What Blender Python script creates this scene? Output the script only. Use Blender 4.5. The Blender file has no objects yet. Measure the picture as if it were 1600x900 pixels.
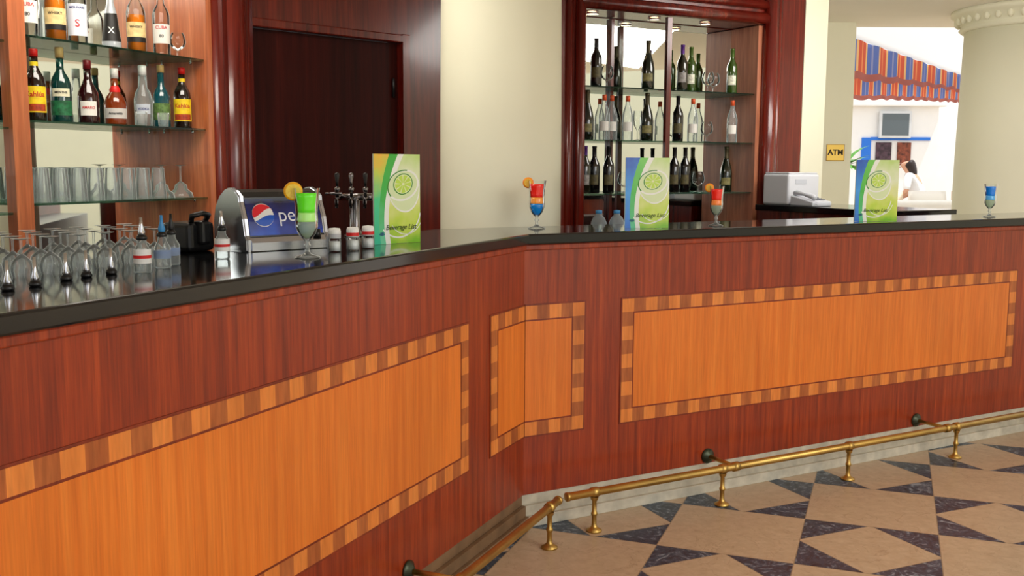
import bpy, bmesh, random
from math import *
from mathutils import Matrix, Vector
random.seed(7)
S=bpy.context.scene
S.view_settings.view_transform='Standard'
S.view_settings.look='None'
COL=S.collection

# ------------------------------------------------------------------ helpers
def lin(r,g,b):
    def f(c):
        c/=255.0
        return c/12.92 if c<=.04045 else ((c+.055)/1.055)**2.4
    return (f(r),f(g),f(b),1)
MATS={}
def pm(name,rgb,rough=.5,metal=0,coat=0,trans=0,emit=0,noise=0,nscale=20,ior=1.45):
    if name in MATS: return MATS[name]
    m=bpy.data.materials.new(name); m.use_nodes=True; nt=m.node_tree; b=nt.nodes['Principled BSDF']
    c=lin(*rgb)
    b.inputs['Base Color'].default_value=c
    b.inputs['Roughness'].default_value=rough
    b.inputs['Metallic'].default_value=metal
    b.inputs['Coat Weight'].default_value=coat
    b.inputs['Coat Roughness'].default_value=.08
    b.inputs['Transmission Weight'].default_value=trans
    b.inputs['IOR'].default_value=ior
    if emit:
        b.inputs['Emission Color'].default_value=c; b.inputs['Emission Strength'].default_value=emit
    if noise:
        tc=nt.nodes.new('ShaderNodeTexCoord'); n=nt.nodes.new('ShaderNodeTexNoise'); n.inputs['Scale'].default_value=nscale; n.inputs['Detail'].default_value=4
        r=nt.nodes.new('ShaderNodeValToRGB')
        r.color_ramp.elements[0].position=.3; r.color_ramp.elements[1].position=.7
        r.color_ramp.elements[0].color=tuple(x*(1-noise) for x in c[:3])+(1,)
        r.color_ramp.elements[1].color=tuple(min(1,x*(1+noise)) for x in c[:3])+(1,)
        nt.links.new(tc.outputs['Object'],n.inputs['Vector']); nt.links.new(n.outputs['Fac'],r.inputs['Fac']); nt.links.new(r.outputs['Color'],b.inputs['Base Color'])
    MATS[name]=m; return m
def thin(name,rgb=(252,254,253),edge=(222,230,230),refl=.25,rim=.75,base=0.0):
    """thin-walled glass: transparent + fresnel gloss + pale diffuse rim painted in for bright edge reflections"""
    if name in MATS: return MATS[name]
    m=bpy.data.materials.new(name); m.use_nodes=True; nt=m.node_tree; nt.nodes.clear(); N=nt.nodes.new; L=nt.links.new
    o=N('ShaderNodeOutputMaterial'); mx=N('ShaderNodeMixShader'); t=N('ShaderNodeBsdfTransparent'); g=N('ShaderNodeBsdfGlossy')
    g.inputs['Roughness'].default_value=.05
    lw=N('ShaderNodeLayerWeight'); lw.inputs['Blend'].default_value=refl
    lf=N('ShaderNodeLayerWeight'); lf.inputs['Blend'].default_value=.35
    r=N('ShaderNodeValToRGB'); r.color_ramp.elements[0].color=lin(*rgb); r.color_ramp.elements[1].color=lin(*edge)
    L(lf.outputs['Facing'],r.inputs['Fac']); L(r.outputs['Color'],t.inputs['Color'])
    L(lw.outputs['Fresnel'],mx.inputs[0]); L(t.outputs[0],mx.inputs[1]); L(g.outputs[0],mx.inputs[2])
    d=N('ShaderNodeBsdfDiffuse'); d.inputs['Color'].default_value=lin(*edge)  # diffuse colour paints the bright outlines that reflections give glass edges
    mr=N('ShaderNodeMapRange'); mr.inputs['From Min'].default_value=.4; mr.inputs['From Max'].default_value=1; mr.inputs['To Min'].default_value=base; mr.inputs['To Max'].default_value=rim; L(lf.outputs['Facing'],mr.inputs['Value'])
    m2=N('ShaderNodeMixShader'); L(mr.outputs[0],m2.inputs[0]); L(mx.outputs[0],m2.inputs[1]); L(d.outputs[0],m2.inputs[2]); L(m2.outputs[0],o.inputs[0])
    MATS[name]=m; return m
def wood(name,c1,c2,c3,fx=28,fz=1.2,rough=.3,coat=.3,band=4.0,bamp=.2,fine=.15,spec=.5):
    """vertical-grain timber, grain depends on plan position so it fits every vertical face"""
    if name in MATS: return MATS[name]
    m=bpy.data.materials.new(name); m.use_nodes=True; nt=m.node_tree; b=nt.nodes['Principled BSDF']
    N=nt.nodes.new; L=nt.links.new
    g=N('ShaderNodeNewGeometry')
    def noise(sx,sz,det,dist=0,ro=.5):
        mp=N('ShaderNodeMapping'); mp.inputs['Scale'].default_value=(sx,sx,sz); L(g.outputs['Position'],mp.inputs['Vector'])
        n=N('ShaderNodeTexNoise'); n.inputs['Scale'].default_value=1; n.inputs['Detail'].default_value=det; n.inputs['Roughness'].default_value=ro; n.inputs['Distortion'].default_value=dist; L(mp.outputs[0],n.inputs['Vector']); return n
    n=noise(fx,fz,6,.35,.6)
    r=N('ShaderNodeValToRGB'); e=r.color_ramp.elements
    e[0].position=.30; e[0].color=lin(*c1); e[1].position=.70; e[1].color=lin(*c3); q=e.new(.5); q.color=lin(*c2)
    L(n.outputs['Fac'],r.inputs['Fac'])
    n2=noise(band,1.4,4,.8)
    mr=N('ShaderNodeMapRange'); mr.inputs['From Min'].default_value=.3; mr.inputs['From Max'].default_value=.7; mr.inputs['To Min'].default_value=1-bamp; mr.inputs['To Max'].default_value=1+bamp; L(n2.outputs['Fac'],mr.inputs['Value'])
    n3=noise(fx*5,fz*7,2)
    mr3=N('ShaderNodeMapRange'); mr3.inputs['From Min'].default_value=.3; mr3.inputs['From Max'].default_value=.7; mr3.inputs['To Min'].default_value=1-fine; mr3.inputs['To Max'].default_value=1+fine; L(n3.outputs['Fac'],mr3.inputs['Value'])
    mu=N('ShaderNodeMath'); mu.operation='MULTIPLY'; L(mr.outputs[0],mu.inputs[0]); L(mr3.outputs[0],mu.inputs[1])
    v=N('ShaderNodeVectorMath'); v.operation='SCALE'; L(r.outputs['Color'],v.inputs[0]); L(mu.outputs[0],v.inputs['Scale'])
    L(v.outputs[0],b.inputs['Base Color'])
    b.inputs['Roughness'].default_value=rough; b.inputs['Coat Weight'].default_value=coat; b.inputs['Coat Roughness'].default_value=.12
    b.inputs['Specular IOR Level'].default_value=spec
    MATS[name]=m; return m

def mesh_obj(name,verts,faces,mats=(),midx=None,smooth=False):
    me=bpy.data.meshes.new(name); me.from_pydata([tuple(v) for v in verts],[],faces)
    for m in mats: me.materials.append(m)
    if midx:
        for p,i in zip(me.polygons,midx): p.material_index=i
    if smooth:
        for p in me.polygons: p.use_smooth=True
    me.update()
    o=bpy.data.objects.new(name,me); COL.objects.link(o); return o
def fixn(o):
    bm=bmesh.new(); bm.from_mesh(o.data); bmesh.ops.recalc_face_normals(bm,faces=bm.faces); bm.to_mesh(o.data); bm.free(); return o
def lathe(name,prof,mat,segs=24,smooth=True,arc=None,center=(0,0,0),axis='z'):
    V=[];F=[]
    full=arc is None
    n=segs if full else segs+1
    for (r,z) in prof:
        for k in range(n):
            a=2*pi*k/segs if full else (-pi/2-arc+2*arc*k/segs)
            V.append((r*cos(a),r*sin(a),z))
    for i in range(len(prof)-1):
        for k in range(segs):
            k2=(k+1)%n
            F.append((i*n+k,i*n+k2,(i+1)*n+k2,(i+1)*n+k))
    if axis=='x': V=[(z,x,y) for x,y,z in V]
    if axis=='y': V=[(y,z,x) for x,y,z in V]
    V=[(x+center[0],y+center[1],z+center[2]) for x,y,z in V]
    o=mesh_obj(name,V,F,[mat],smooth=smooth)
    bm=bmesh.new(); bm.from_mesh(o.data); bmesh.ops.remove_doubles(bm,verts=bm.verts,dist=1e-6)
    if full: bmesh.ops.recalc_face_normals(bm,faces=bm.faces)
    bm.to_mesh(o.data); bm.free()
    for p in o.data.polygons: p.use_smooth=smooth
    return o
def box(name,x0,x1,y0,y1,z0,z1,mat,bev=0,seg=2):
    V=[(x,y,z) for x in(x0,x1) for y in(y0,y1) for z in(z0,z1)]
    F=[(0,1,3,2),(4,6,7,5),(0,4,5,1),(2,3,7,6),(0,2,6,4),(1,5,7,3)]
    o=mesh_obj(name,V,F,[mat]); fixn(o)
    if bev:
        bm=bmesh.new(); bm.from_mesh(o.data); bmesh.ops.bevel(bm,geom=bm.edges[:],offset=bev,segments=seg,affect='EDGES',profile=.5); bm.to_mesh(o.data); bm.free()
    return o
def prism(name,pts,z0,z1,mat,bev=0):
    n=len(pts); V=[(x,y,z0) for x,y in pts]+[(x,y,z1) for x,y in pts]
    F=[tuple(range(n-1,-1,-1)),tuple(range(n,2*n))]+[(i,(i+1)%n,n+(i+1)%n,n+i) for i in range(n)]
    o=mesh_obj(name,V,F,[mat]); fixn(o)
    if bev:
        bm=bmesh.new(); bm.from_mesh(o.data)
        ed=[e for e in bm.edges if abs(e.verts[0].co.z-e.verts[1].co.z)<1e-6]
        bmesh.ops.bevel(bm,geom=ed,offset=bev,segments=2,affect='EDGES',profile=.5); bm.to_mesh(o.data); bm.free()
    return o
def tube(name,pts,r,mat,segs=12,caps=True):
    pts=[Vector(p) for p in pts]; V=[];F=[]
    for i,p in enumerate(pts):
        d=(pts[min(i+1,len(pts)-1)]-pts[max(i-1,0)]).normalized()
        up=Vector((0,0,1)) if abs(d.z)<.95 else Vector((0,1,0))
        a=d.cross(up).normalized(); b=a.cross(d)
        rr=r[i] if isinstance(r,(list,tuple)) else r
        for k in range(segs):
            t=2*pi*k/segs; V.append(p+a*rr*cos(t)+b*rr*sin(t))
    for i in range(len(pts)-1):
        for k in range(segs):
            k2=(k+1)%segs; F.append((i*segs+k,i*segs+k2,(i+1)*segs+k2,(i+1)*segs+k))
    if caps: F.append(tuple(range(segs))); F.append(tuple(range((len(pts)-1)*segs,len(pts)*segs)))
    o=mesh_obj(name,V,F,[mat],smooth=True); fixn(o); return o
def join(name,objs):
    V=[];F=[];mats=[];mi=[];sm=[]
    for o in objs:
        off=len(V); M=o.matrix_basis
        for v in o.data.vertices: V.append(M@v.co)
        for p in o.data.polygons:
            F.append(tuple(off+i for i in p.vertices)); m=o.data.materials[p.material_index]
            if m not in mats: mats.append(m)
            mi.append(mats.index(m)); sm.append(p.use_smooth)
    for o in objs: bpy.data.objects.remove(o)
    r=mesh_obj(name,V,F,mats,mi)
    for p,s in zip(r.data.polygons,sm): p.use_smooth=s
    return r
def text_obj(name,s,size,mat,wrap=0,shear=0,bold=0,pos=(0,0,0),depth=.0003):
    cu=bpy.data.curves.new(name,'FONT'); cu.body=s; cu.size=size; cu.align_x='CENTER'; cu.align_y='CENTER'; cu.shear=shear; cu.offset=bold; cu.extrude=depth; cu.resolution_u=3
    t=bpy.data.objects.new(name,cu); COL.objects.link(t)
    dg=bpy.context.evaluated_depsgraph_get(); dg.update()
    me=bpy.data.meshes.new_from_object(t.evaluated_get(dg)); bpy.data.objects.remove(t)
    for v in me.vertices:
        x,y,z=v.co
        if wrap:
            R=wrap+z; v.co=(R*sin(x/wrap)+pos[0],-R*cos(x/wrap)+pos[1],y+pos[2])
        else: v.co=(x+pos[0],-z+pos[1],y+pos[2])
    me.materials.clear(); me.materials.append(mat)
    o=bpy.data.objects.new(name,me); COL.objects.link(o); return o
def empty(name,loc=(0,0,0),rz=0):
    e=bpy.data.objects.new(name,None); e.empty_display_size=.05; COL.objects.link(e); e.location=loc; e.rotation_euler=(0,0,rz); return e
def tag(o,label,cat,group=None):
    o['label']=label; o['category']=cat
    if group: o['group']=group
    return o
def thing(name,parts,label,cat,loc=(0,0,0),rz=0,group=None):
    e=empty(name,loc,rz)
    for p in parts:
        if p.parent is None: p.parent=e
    return tag(e,label,cat,group)
def thing_w(name,parts,label,cat,base,group=None):
    e=empty(name,base)
    for p in parts:
        if p.parent is None:
            p.parent=e; p.matrix_parent_inverse=Matrix.Translation(base).inverted()
    return tag(e,label,cat,group)
def struct(o): o['kind']='structure'; return o
def kids(o): return [c for c in bpy.data.objects if c.parent==o]
def dup(root,loc,rz=0,sc=1,label=None,group=None):
    r=root.copy(); COL.objects.link(r); r.location=loc; r.rotation_euler=(0,0,rz); r.scale=(sc,)*3
    def rec(a,b):
        for c in kids(a):
            d=c.copy(); d.parent=b; COL.objects.link(d); rec(c,d)
    rec(root,r)
    if label: r['label']=label
    if group: r['group']=group
    return r
def facing(x,y): return atan2(-x,y)

# ------------------------------------------------------------------ frames measured from the place
P0=Vector((.0462,3.7488)); aL=radians(24.03); aR=radians(60.89)
eL=Vector((sin(aL),cos(aL))); nL=Vector((-cos(aL),sin(aL)))
eR=Vector((sin(aR),cos(aR))); nR=Vector((-cos(aR),sin(aR)))
rzL=pi/2-aL; rzR=pi/2-aR
C0=Vector((.285,6.2))
def Lp(s,n): return P0+eL*s+nL*n
def Rp(s,n): return P0+eR*s+nR*n
def Cp(s,n): return C0+eR*s+nR*n
def miter(a,b):
    d=nL.x*nR.y-nL.y*nR.x
    return P0+Vector(((a*nR.y-nL.y*b)/d,(nL.x*b-nR.x*a)/d))
def v3(p,z): return (p.x,p.y,z)

# ------------------------------------------------------------------ materials
W_FACE=wood('mahogany_face',(116,34,9),(142,47,13),(166,64,20),fx=55,fz=1.6,rough=.36,coat=.18,band=10,bamp=.1,fine=.16)
W_DARK=wood('dark_mahogany',(70,12,6),(94,20,10),(116,32,16),fx=24,fz=1.0,rough=.25,coat=.4,bamp=.08)
W_DOOR=wood('door_veneer',(38,8,5),(50,11,7),(64,16,10),fx=20,fz=.8,rough=.5,coat=0,bamp=.06,spec=.12)
W_MED=wood('shelf_side_veneer',(156,78,42),(182,100,60),(204,124,80),fx=20,fz=1.0,rough=.35,coat=.2,bamp=.08)
W_HON=wood('honey_veneer',(212,106,28),(222,118,36),(230,130,46),fx=40,fz=1.2,rough=.38,coat=.12,band=3,bamp=.08,fine=.08)
W_HON2=wood('honey_tile',(208,116,46),(220,128,54),(228,140,66),fx=20,fz=2,rough=.42,coat=.05,band=6,bamp=.12,fine=.1)
W_BRN=wood('walnut_tile',(152,76,32),(172,92,42),(190,108,54),fx=20,fz=2,rough=.42,coat=.05,band=6,bamp=.12)
W_LINE=wood('inlay_line',(110,34,10),(128,42,14),(142,52,18),fx=20,fz=2,rough=.4,coat=.1)
BLACK=pm('black_granite',(13,13,16),.1,coat=.3,noise=.5,nscale=250)
BRASS=pm('brass',(200,164,92),.4,metal=1,noise=.18,nscale=9)
CHROME=pm('chrome',(205,205,210),.14,metal=1)
DCHROME=pm('dark_chrome',(130,126,128),.2,metal=1)
STEEL=pm('steel',(170,172,175),.3,metal=1)
CREAM=pm('cream_plaster',(236,234,210),.65,noise=.02,nscale=2)
WHITE=pm('white_paint',(246,246,244),.6,noise=.02,nscale=3)
CEILM=pm('ceiling_plaster',(246,243,234),.8,noise=.02,nscale=2)
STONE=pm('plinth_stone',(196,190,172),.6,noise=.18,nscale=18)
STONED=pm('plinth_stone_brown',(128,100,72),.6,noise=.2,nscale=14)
GLASS=thin('clear_glass'); PALE=thin('pale_glass',(252,254,253),(232,240,240),.3,.95,.13); SHELFG=thin('shelf_glass',(228,242,234),(110,160,140),.2,.35)
MIRROR=pm('mirror',(236,240,234),.02,metal=1)
REDCAP=pm('red_plastic',(215,30,28),.4); WHITEP=pm('white_plastic',(240,240,238),.4); BLKP=pm('black_plastic',(18,18,20),.35)
BLUEP=pm('blue_plastic',(40,120,225),.4)

# ------------------------------------------------------------------ floor
def floor_mat():
    m=bpy.data.materials.new('marble_floor'); m.use_nodes=True; nt=m.node_tree; b=nt.nodes['Principled BSDF']; N=nt.nodes.new; L=nt.links.new
    def math(op,a,b_=None,c=None):
        n=N('ShaderNodeMath'); n.operation=op
        for i,x in enumerate((a,b_,c)):
            if x is None: continue
            if isinstance(x,(int,float)): n.inputs[i].default_value=x
            else: L(x,n.inputs[i])
        return n.outputs[0]
    g=N('ShaderNodeNewGeometry'); ta=.3574; s=.48392; ox,oy=1.6085,3.66968
    sub=N('ShaderNodeVectorMath'); sub.operation='SUBTRACT'; sub.inputs[1].default_value=(ox,oy,0); L(g.outputs['Position'],sub.inputs[0])
    def dot(v):
        d=N('ShaderNodeVectorMath'); d.operation='DOT_PRODUCT'; d.inputs[1].default_value=v; L(sub.outputs[0],d.inputs[0]); return d.outputs['Value']
    i=dot((cos(ta)/s,-sin(ta)/s,0)); j=dot((sin(ta)/s,cos(ta)/s,0))
    fi=math('FLOOR',i); fj=math('FLOOR',j)
    li=math('SUBTRACT',math('SUBTRACT',i,fi),.5); lj=math('SUBTRACT',math('SUBTRACT',j,fj),.5)
    par=math('FLOORED_MODULO',math('ADD',fi,fj),2)
    ai=math('ABSOLUTE',li); aj=math('ABSOLUTE',lj); sm=math('ADD',ai,aj)
    corner=math('GREATER_THAN',sm,.515)
    dark=math('MULTIPLY',corner,math('SUBTRACT',1,par))
    edge=math('GREATER_THAN',math('MAXIMUM',ai,aj),.4965)
    dj=math('MULTIPLY',math('LESS_THAN',math('ABSOLUTE',math('SUBTRACT',sm,.515)),.005),math('SUBTRACT',1,par))
    jt=math('MAXIMUM',edge,dj)
    cell=N('ShaderNodeCombineXYZ'); L(fi,cell.inputs[0]); L(fj,cell.inputs[1])
    wn=N('ShaderNodeTexWhiteNoise'); L(cell.outputs[0],wn.inputs['Vector'])
    off=N('ShaderNodeVectorMath'); off.operation='ADD'; sc=N('ShaderNodeVectorMath'); sc.operation='SCALE'; sc.inputs['Scale'].default_value=7; L(wn.outputs['Color'],sc.inputs[0]); L(g.outputs['Position'],off.inputs[0]); L(sc.outputs[0],off.inputs[1])
    n1=N('ShaderNodeTexNoise'); n1.inputs['Scale'].default_value=26; n1.inputs['Detail'].default_value=8; n1.inputs['Distortion'].default_value=.4; n1.inputs['Roughness'].default_value=.65; L(off.outputs[0],n1.inputs['Vector'])
    r1=N('ShaderNodeValToRGB'); e=r1.color_ramp.elements; e[0].position=.25; e[0].color=lin(178,154,124); e[1].position=.75; e[1].color=lin(202,180,150); L(n1.outputs['Fac'],r1.inputs['Fac'])
    n4=N('ShaderNodeTexNoise'); n4.inputs['Scale'].default_value=4; n4.inputs['Detail'].default_value=9; n4.inputs['Distortion'].default_value=2; L(off.outputs[0],n4.inputs['Vector'])
    vein=math('LESS_THAN',math('ABSOLUTE',math('SUBTRACT',n4.outputs['Fac'],.5)),.005)
    mv=N('ShaderNodeMix'); mv.data_type='RGBA'; L(math('MULTIPLY',vein,.28),mv.inputs[0]); L(r1.outputs[0],mv.inputs[6]); mv.inputs[7].default_value=lin(130,100,74)
    n2=N('ShaderNodeTexNoise'); n2.inputs['Scale'].default_value=12; n2.inputs['Detail'].default_value=10; n2.inputs['Distortion'].default_value=3; n2.inputs['Roughness'].default_value=.75; L(off.outputs[0],n2.inputs['Vector'])
    r2=N('ShaderNodeValToRGB'); e=r2.color_ramp.elements; e[0].position=.36; e[0].color=lin(20,30,44); e[1].position=.66; e[1].color=lin(160,174,184); q=e.new(.54); q.color=lin(58,74,92); L(n2.outputs['Fac'],r2.inputs['Fac'])
    mx=N('ShaderNodeMix'); mx.data_type='RGBA'; L(dark,mx.inputs[0]); L(mv.outputs[2],mx.inputs[6]); L(r2.outputs[0],mx.inputs[7])
    mj=N('ShaderNodeMix'); mj.data_type='RGBA'; L(jt,mj.inputs[0]); L(mx.outputs[2],mj.inputs[6]); mj.inputs[7].default_value=lin(150,130,104)
    L(mj.outputs[2],b.inputs['Base Color']); b.inputs['Roughness'].default_value=.28; b.inputs['IOR'].default_value=1.36
    return m
fl=box('floor',-12,26,-10,34,-.1,0,floor_mat()); struct(fl)

# ------------------------------------------------------------------ bar counter
zb=.12; zt=1.08; zc=1.12
fc=miter(-.022,-.022)
ctop=prism('countertop',[tuple(Lp(-3.4,-.022)),tuple(fc),tuple(Rp(3.9,-.022)),tuple(Rp(3.9,.40)),tuple(miter(.43,.40)),tuple(Lp(-.33,.43)),tuple(Lp(-.33,.64)),tuple(Lp(-3.4,.64))],zt,zc,BLACK,.006)
ctop.data.transform(Matrix.Translation((-P0.x,-P0.y,-zt))); ctop.location=v3(P0,zt)
tag(ctop,'long angled polished black granite bar top with slim edge','countertop')
carc=prism('front_panel',[tuple(Lp(-3.35,0)),tuple(P0),tuple(Rp(3.85,0)),tuple(Rp(3.85,.36)),tuple(miter(.38,.36)),tuple(Lp(-.36,.38)),tuple(Lp(-.36,.58)),tuple(Lp(-3.35,.58))],zb,zt,W_FACE)
c=miter(-.010,-.010)
mould=prism('moulding',[tuple(Lp(-3.35,-.010)),tuple(c),tuple(Rp(3.85,-.010)),tuple(Rp(3.85,.01)),tuple(miter(.01,.01)),tuple(Lp(-3.35,.01))],1.058,1.0798,W_FACE,.004)
parts=[carc,mould]
def base(n0,n1,z):
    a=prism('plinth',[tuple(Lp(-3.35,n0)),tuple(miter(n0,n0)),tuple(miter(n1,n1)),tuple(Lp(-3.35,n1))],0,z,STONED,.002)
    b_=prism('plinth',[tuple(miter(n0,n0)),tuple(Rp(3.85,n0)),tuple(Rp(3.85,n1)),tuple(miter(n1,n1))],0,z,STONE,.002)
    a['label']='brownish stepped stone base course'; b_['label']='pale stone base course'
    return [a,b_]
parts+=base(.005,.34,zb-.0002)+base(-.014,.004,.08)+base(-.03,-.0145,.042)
def inlay_geo(P,e,n,s0,s1,z0,z1,left=True,right=True,slab=.003,G=None,tw=.0585):
    V,F,MI=G
    def quad(a0,a1,b0,b1,off,mi):
        k=len(V)
        for (s,z) in((a0,b0),(a1,b0),(a1,b1),(a0,b1)):
            p=P+e*s-n*off; V.append((p.x,p.y,z))
        F.append((k,k+1,k+2,k+3)); MI.append(mi)
    k=len(V)
    for off in (-.001,slab):
        for (s,z) in((s0,z0),(s1,z0),(s1,z1),(s0,z1)):
            p=P+e*s-n*off; V.append((p.x,p.y,z))
    F.append((k+4,k+5,k+6,k+7)); MI.append(0)
    for i in range(4):
        j=(i+1)%4; F.append((k+i,k+j,k+4+j,k+4+i)); MI.append(0)
    ln=.006
    a0=s0+(ln if left else 0); a1=s1-(ln if right else 0); b0=z0+ln; b1=z1-ln
    lay=slab+.0006
    bw=tw-ln
    ns=max(1,round((a1-a0)/tw))
    if left and right and ns%2==0: ns+=1
    ds=(a1-a0)/ns
    for i in range(ns):
        par=i if left else (ns-1-i)
        mi=2+(par%2)
        quad(a0+i*ds,a0+(i+1)*ds,b1-bw,b1,lay,mi); quad(a0+i*ds,a0+(i+1)*ds,b0,b0+bw,lay,mi)
    nz=max(1,round((b1-b0-2*bw)/tw))
    if nz%2==0: nz+=1
    dz=(b1-b0-2*bw)/nz
    for i in range(nz):
        mi=2+((i+1)%2)
        if left: quad(a0,a0+bw,b0+bw+i*dz,b0+bw+(i+1)*dz,lay,mi)
        if right: quad(a1-bw,a1,b0+bw+i*dz,b0+bw+(i+1)*dz,lay,mi)
    f0=a0+(bw+ln if left else 0); f1=a1-(bw+ln if right else 0)
    quad(f0,f1,b0+bw+ln,b1-bw-ln,lay,1)
IM=[W_LINE,W_HON,W_HON2,W_BRN]
def inlay(segs):
    G=([],[],[])
    for a in segs: inlay_geo(*a,G=G)
    return mesh_obj('inlay_panel',G[0],G[1],IM,G[2])
pz0,pz1=.345,.856
in1=inlay([(P0,eR,nR,.439,2.914,pz0,pz1)])
in2=inlay([(P0,eL,nL,-2.95,-.467,pz0,pz1)])
in3=inlay([(P0,eL,nL,-.303,-.003,pz0,pz1,True,False),(P0,eR,nR,.003,.273,pz0,pz1,False,True)])
in3['label']='small inlay wrapping the corner'
thing_w('bar_counter',parts+[in1,in2,in3],'mahogany bar front with honey veneer panels and chequered inlay borders','bar counter',Vector((P0.x,P0.y,0)))

# foot rails
def rail(frame,s0,s1,posts,arms,label):
    f=frame; z=.152; n=-.178; parts=[]
    d=(f(1,0)-f(0,0))
    parts.append(tube('rail',[v3(f(s0,n),z),v3(f(s1,n),z)],.0152,BRASS,18))
    se=s0 if s0>-.5 else s1
    parts.append(tube('end_cap',[v3(f(se,n)-d*.006,z),v3(f(se,n)-d*.005,z),v3(f(se,n)+d*.005,z),v3(f(se,n)+d*.006,z)],[.013,.0175,.0175,.013],BRASS,18))
    for s in posts:
        p=f(s,n)
        o=lathe('post',[(0,0),(.03,0),(.03,.006),(.016,.014),(.011,.02),(.009,.03),(.009,.06),(.0125,.065),(.0125,.072),(.009,.077),(.009,.118),(.014,.124),(.016,.134)],BRASS,16)
        o.location=(p.x,p.y,.0); ring=tube('ring',[v3(p-d*.013,z),v3(p+d*.013,z)],.0195,BRASS,16)
        parts.append(join('post',[o,ring]))
    for s in arms:
        a=f(s,-.001); b=f(s,n)
        u=(f(0,-1)-f(0,0))
        fl_=tube('flange',[v3(a,z),v3(a+u*.006,z),v3(a+u*.010,z),v3(a+u*.02,z)],[.032,.032,.022,.013],pm('aged_bronze',(70,75,60),.4,metal=.8),18)
        arm=tube('arm',[v3(a+u*.012,z),v3(b,z)],.009,BRASS,12); rg=tube('ring',[v3(b-d*.014,z),v3(b+d*.014,z)],.0195,BRASS,16)
        parts.append(join('bracket',[fl_,arm,rg]))
    p=f(posts[0],n)
    return thing_w('foot_rail',parts,label,'foot rail',Vector((p.x,p.y,0)),'brass foot rails along the bar')
rail(Rp,.088,3.7,[.208,.833,1.553,2.27,2.99],[.90,2.20],'long polished brass foot rail with turned floor posts')
rail(Lp,-3.2,-.09,[-.17,-1.25,-2.2],[-.882,-2.0],'brass foot rail ending at the bar corner')

# ------------------------------------------------------------------ room structure
def w(name,a,b,z0,z1,mat,t=.1):
    q=Vector((-(b-a).y,(b-a).x)).normalized()*t
    return struct(prism(name,[tuple(a),tuple(b),tuple(b+q),tuple(a+q)],z0,z1,mat))
ZC=2.62
w('wall_left',Lp(-3.2,2.03),Lp(.34,2.03),0,ZC,CREAM)
A=Vector((-1.33,5.10)); dA=Vector((sin(radians(45)),cos(radians(45)))); nA=Vector((-dA.y,dA.x))
def Ap(s,n): return A+dA*s+nA*n
d0,d1,dz=.02,.99,2.05
w('wall_back',Ap(-.12,0),Ap(d0,0),0,ZC,W_DARK,.12)
w('wall_back',Ap(d1,0),Ap(1.42,0),0,ZC,W_DARK,.12)
w('wall_back',Ap(d0,0),Ap(d1,0),dz,ZC,W_DARK,.12)
w('wall_back',Ap(1.42,0),Vector((.30,6.25)),0,ZC,W_DARK,.1)
dr=w('door_1',Ap(d0+.002,.035),Ap(d1-.002,.035),0.003,dz-.002,W_DOOR,.045)
for z in (1.75,.4):
    p=Ap(d1-.035,.025); h=lathe('hinge',[(0,0),(.009,0),(.009,.1),(.005,.105),(0,.11)],BLKP,10); h.location=(p.x,p.y,z); struct(h); h.parent=dr
def archi(name,s0,s1,z0,z1,t=.02):
    o=prism(name,[tuple(Ap(s0,-t)),tuple(Ap(s1,-t)),tuple(Ap(s1,-.0005)),tuple(Ap(s0,-.0005))],z0,z1,W_DARK,.006); struct(o); return o
archi('trim_1',d1,d1+.05,0,dz+.05); archi('trim_2',d0-.04,d0,0,dz+.05); archi('trim_3',d0,d1,dz,dz+.045)
archi('trim_4',-.1,1.42,2.36,2.41,.03)
def rnd(cx,cy,r): return lathe('c',[(0,0),(r,0),(r,ZC),(0,ZC)],W_DARK,28,center=(cx,cy,0))
pil=join('trim_5',[rnd(-1.335,4.86,.075),rnd(-1.31,4.99,.04),rnd(-1.37,4.76,.03),prism('c',[(-1.40,4.74),(-1.33,4.74),(-1.27,5.05),(-1.33,5.10),(-1.5,5.05),(-1.45,4.8)],0,ZC,W_DARK)])
struct(pil)
def column(name,cx,cy,r,ztop,label,cap=False):
    parts=[lathe('shaft',[(0,0),(r*1.12,0),(r*1.12,.12),(r*1.02,.18),(r*1.0,.3),(r*.985,ztop*.6),(r*.95,ztop),(0,ztop)],CREAM,56)]
    if cap:
        parts.append(lathe('capital',[(r*.9,ztop-.001),(r*.99,ztop+.0),(r*1.03,ztop+.02),(r*1.0,ztop+.035),(r*.99,ztop+.05),(r*1.1,ztop+.12),(r*1.14,ztop+.13),(r*1.14,ZC-.001),(0,ZC-.001)],CREAM,48))
        eggs=[]
        for k in range(40):
            a=2*pi*k/40; rr=r*1.055
            bm=bmesh.new(); bmesh.ops.create_uvsphere(bm,u_segments=8,v_segments=6,radius=.024)
            me=bpy.data.meshes.new('e'); bm.to_mesh(me); bm.free(); me.materials.append(CREAM)
            o=bpy.data.objects.new('e',me); COL.objects.link(o); o.matrix_basis=Matrix.Translation((rr*cos(a),rr*sin(a),ztop+.085))@Matrix.Diagonal((1,1,1.4,1))
            for p in me.polygons: p.use_smooth=True
            eggs.append(o)
        parts.append(join('carved_band',eggs))
    return thing(name,parts,label,'column',(cx,cy,0))
column('column',-.052,4.475,.268,ZC-.001,'smooth round cream column standing right behind the bar top')
column('column',4.17,8.25,.56,2.455,'thick round cream column with carved egg-band capital',True)
w('wall_right',Cp(1.985,.0),Cp(2.20,.0),0,ZC,CREAM,.3)
struct(prism('wall_pier',[(2.70,9.0),(2.98,9.0),(3.0,9.4),(2.5,9.4)],0,ZC,CREAM))
w('wall_rear',Vector((2.15,8.35)),Vector((2.72,9.02)),0,ZC,CREAM,.1)
struct(prism('ceiling',[(-6,-3.2),(-.8,-3.2),(2.4,1.6),(7,1.6),(7,8.4),(4.6,9.3),(-6,9.3)],ZC,ZC+.15,CEILM))  # front-left part, out of view, extended to shade the left bar front
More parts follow.
